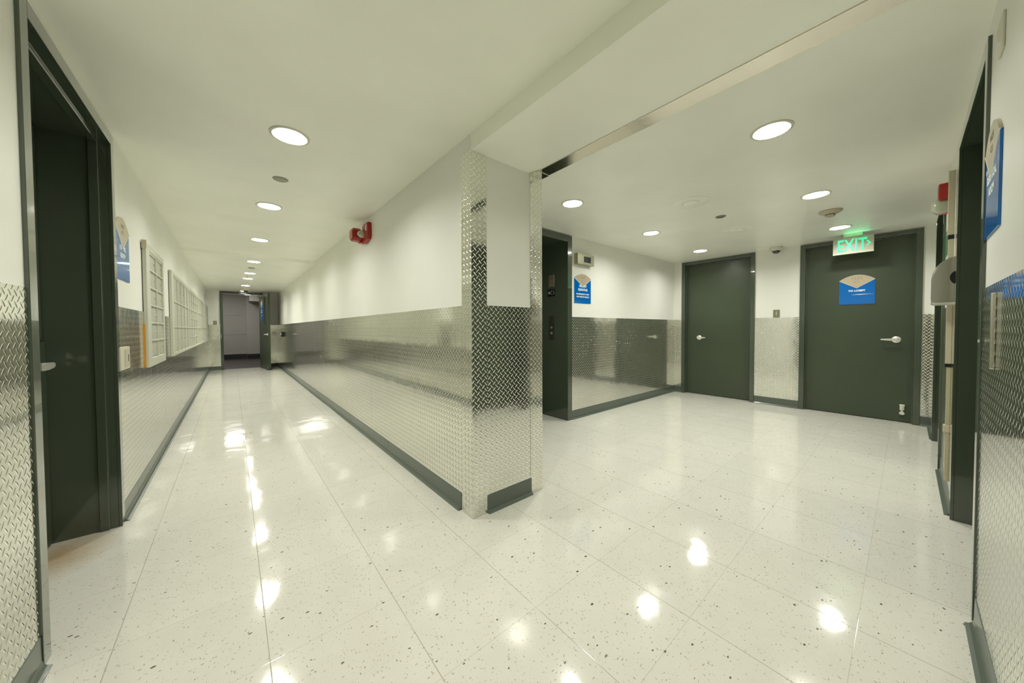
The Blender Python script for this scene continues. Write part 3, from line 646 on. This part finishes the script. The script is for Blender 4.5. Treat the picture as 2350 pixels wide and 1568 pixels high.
# ------------------------------------------------------------------ right wall fittings
root = empty('notice_sign', (3.98, YR, 1.56), FAC['+y']); tag(root, 'narrow white and green notice sign under the fire alarm on the right wall', 'sign')
MB().box(0, .36, -.008, 0, 0, .36, .0015, 1).build('board', plain('notice_white', (.62, .64, .56), .35), root)
MB().box(.01, .35, -.0095, -.008, .02, .20).build('green_field', SIGNG, root)
root = empty('cable_raceway', (3.365, YR + PT, .14), FAC['+y']); tag(root, 'tall beige cable raceway on the right wall beside the near doorway', 'cable raceway')
MB().box(0, .035, -.026, 0, 1.500, 1.885, .002).box(.004, .031, -.022, 0, 0.72, 1.475, .002).build('upper_channel', TANP, root)
MB().box(.004, .031, -.016, 0, 0, .70, .002).build('lower_channel', plain('channel_tan', (.40, .37, .24), .45), root)
for za, zb, mt in ((.700, .720, BLACK), (.30, .345, TANP), (1.475, 1.50, BLACK)): MB().box(-.001, .036, -.024, 0, za, zb, .002).build('coupling', mt, root)
root = empty('dispenser', (3.305, YR, 1.225), FAC['+y']); tag(root, 'brushed steel dispenser housing with rounded top on the right wall', 'dispenser')
# profile in (depth, z): curved top, straight front
pf = [(0, 0), (-.078, 0), (-.086, .008), (-.088, .03)] + [(-.088, .15), (-.084, .185), (-.072, .215), (-.052, .240), (-.028, .256), (0, .265)]
MB().prism(pf, 0, .145, 'x', .007).build('housing', STEEL, root, True)
MB().prism([(0, -.010), (-.080, -.010), (-.090, .0), (-.080, .001), (0, .001)], -.003, .148, 'x', .001).build('bottom_rim', CHROME, root)
MB().prism([(0, .095)] + [(.022 - .048 * math.cos(a), .142 + .048 * math.sin(a)) for a in [math.radians(-60 + 8 * i) for i in range(16)]] + [(0, .189)], .145, .148, 'x').build('round_window', BLACK, root)
root = empty('metal_strip', (1.80, YR + PT, .955), FAC['+y']); tag(root, 'narrow steel edge strip mounted on the metal panel at the right edge', 'metal strip')
MB().box(0, .018, -.010, 0, 0, .235, .003).build('strip', STEEL, root)
root = empty('wall_strobe', (1.885, YR, 1.935), FAC['+y']); tag(root, 'beige domed wall device near the ceiling above the right-hand blue sign', 'wall device')
MB().box(0, .08, -.006, 0, 0, .11, .003).build('base', WHITEP, root)
MB().lathe([(0, -.013), (.02, -.012), (.028, -.006), (0, -.006)], 24, (.04, 0, .055), 'y').build('dome', WHITEP, root, True)
MB().box(1.82, 1.87, YR, YR + .010, 2.115, Zc).build('wire_box', WHITEP, None); tag(bpy.data.objects['wire_box'], 'small beige junction box where the right wall meets the ceiling', 'junction box')

# ------------------------------------------------------------------ light in the room beyond
ld = bpy.data.lights.new('beyond_light', 'AREA'); ld.size = .8; ld.energy = 44; ld.color = (1., .96, .90)
lo = bpy.data.objects.new('beyond_light', ld); COL.objects.link(lo); lo.location = (-.2, 14.2, 2.55)

# ------------------------------------------------------------------ world, camera, view
wd_ = bpy.data.worlds.new('world'); S.world = wd_; wd_.use_nodes = True
wd_.node_tree.nodes['Background'].inputs[0].default_value = (.02, .02, .018, 1)
cd = bpy.data.cameras.new('camera'); cam = bpy.data.objects.new('camera', cd); COL.objects.link(cam); S.camera = cam
yaw, pit, rol, F = map(math.radians, (39.9789, -1.3512, -.2621, 0)); F = 763.169
cd.sensor_fit = 'HORIZONTAL'; cd.sensor_width = 36.; cd.lens = F / 2350 * 36
cd.shift_x = 2.49 / 2350; cd.shift_y = -11.829 / 2350
fwd = Vector((math.sin(yaw) * math.cos(pit), math.cos(yaw) * math.cos(pit), math.sin(pit)))
rt = Vector((math.cos(yaw), -math.sin(yaw), 0)); up = rt.cross(fwd)
r_ = math.cos(rol) * rt + math.sin(rol) * up; u_ = -math.sin(rol) * rt + math.cos(rol) * up
cam.matrix_world = Matrix(((r_.x, u_.x, -fwd.x, 0), (r_.y, u_.y, -fwd.y, 0), (r_.z, u_.z, -fwd.z, 1.087), (0, 0, 0, 1)))
cd.clip_start = .01
S.view_settings.view_transform = 'Standard'; S.view_settings.look = 'None'; S.view_settings.gamma = 1; S.view_settings.exposure = 0.
S.view_settings.use_curve_mapping = False
S.cycles.max_bounces = 14; S.cycles.diffuse_bounces = 8; S.cycles.glossy_bounces = 8
S.cycles.use_denoising = True; S.cycles.sample_clamp_indirect = 6.
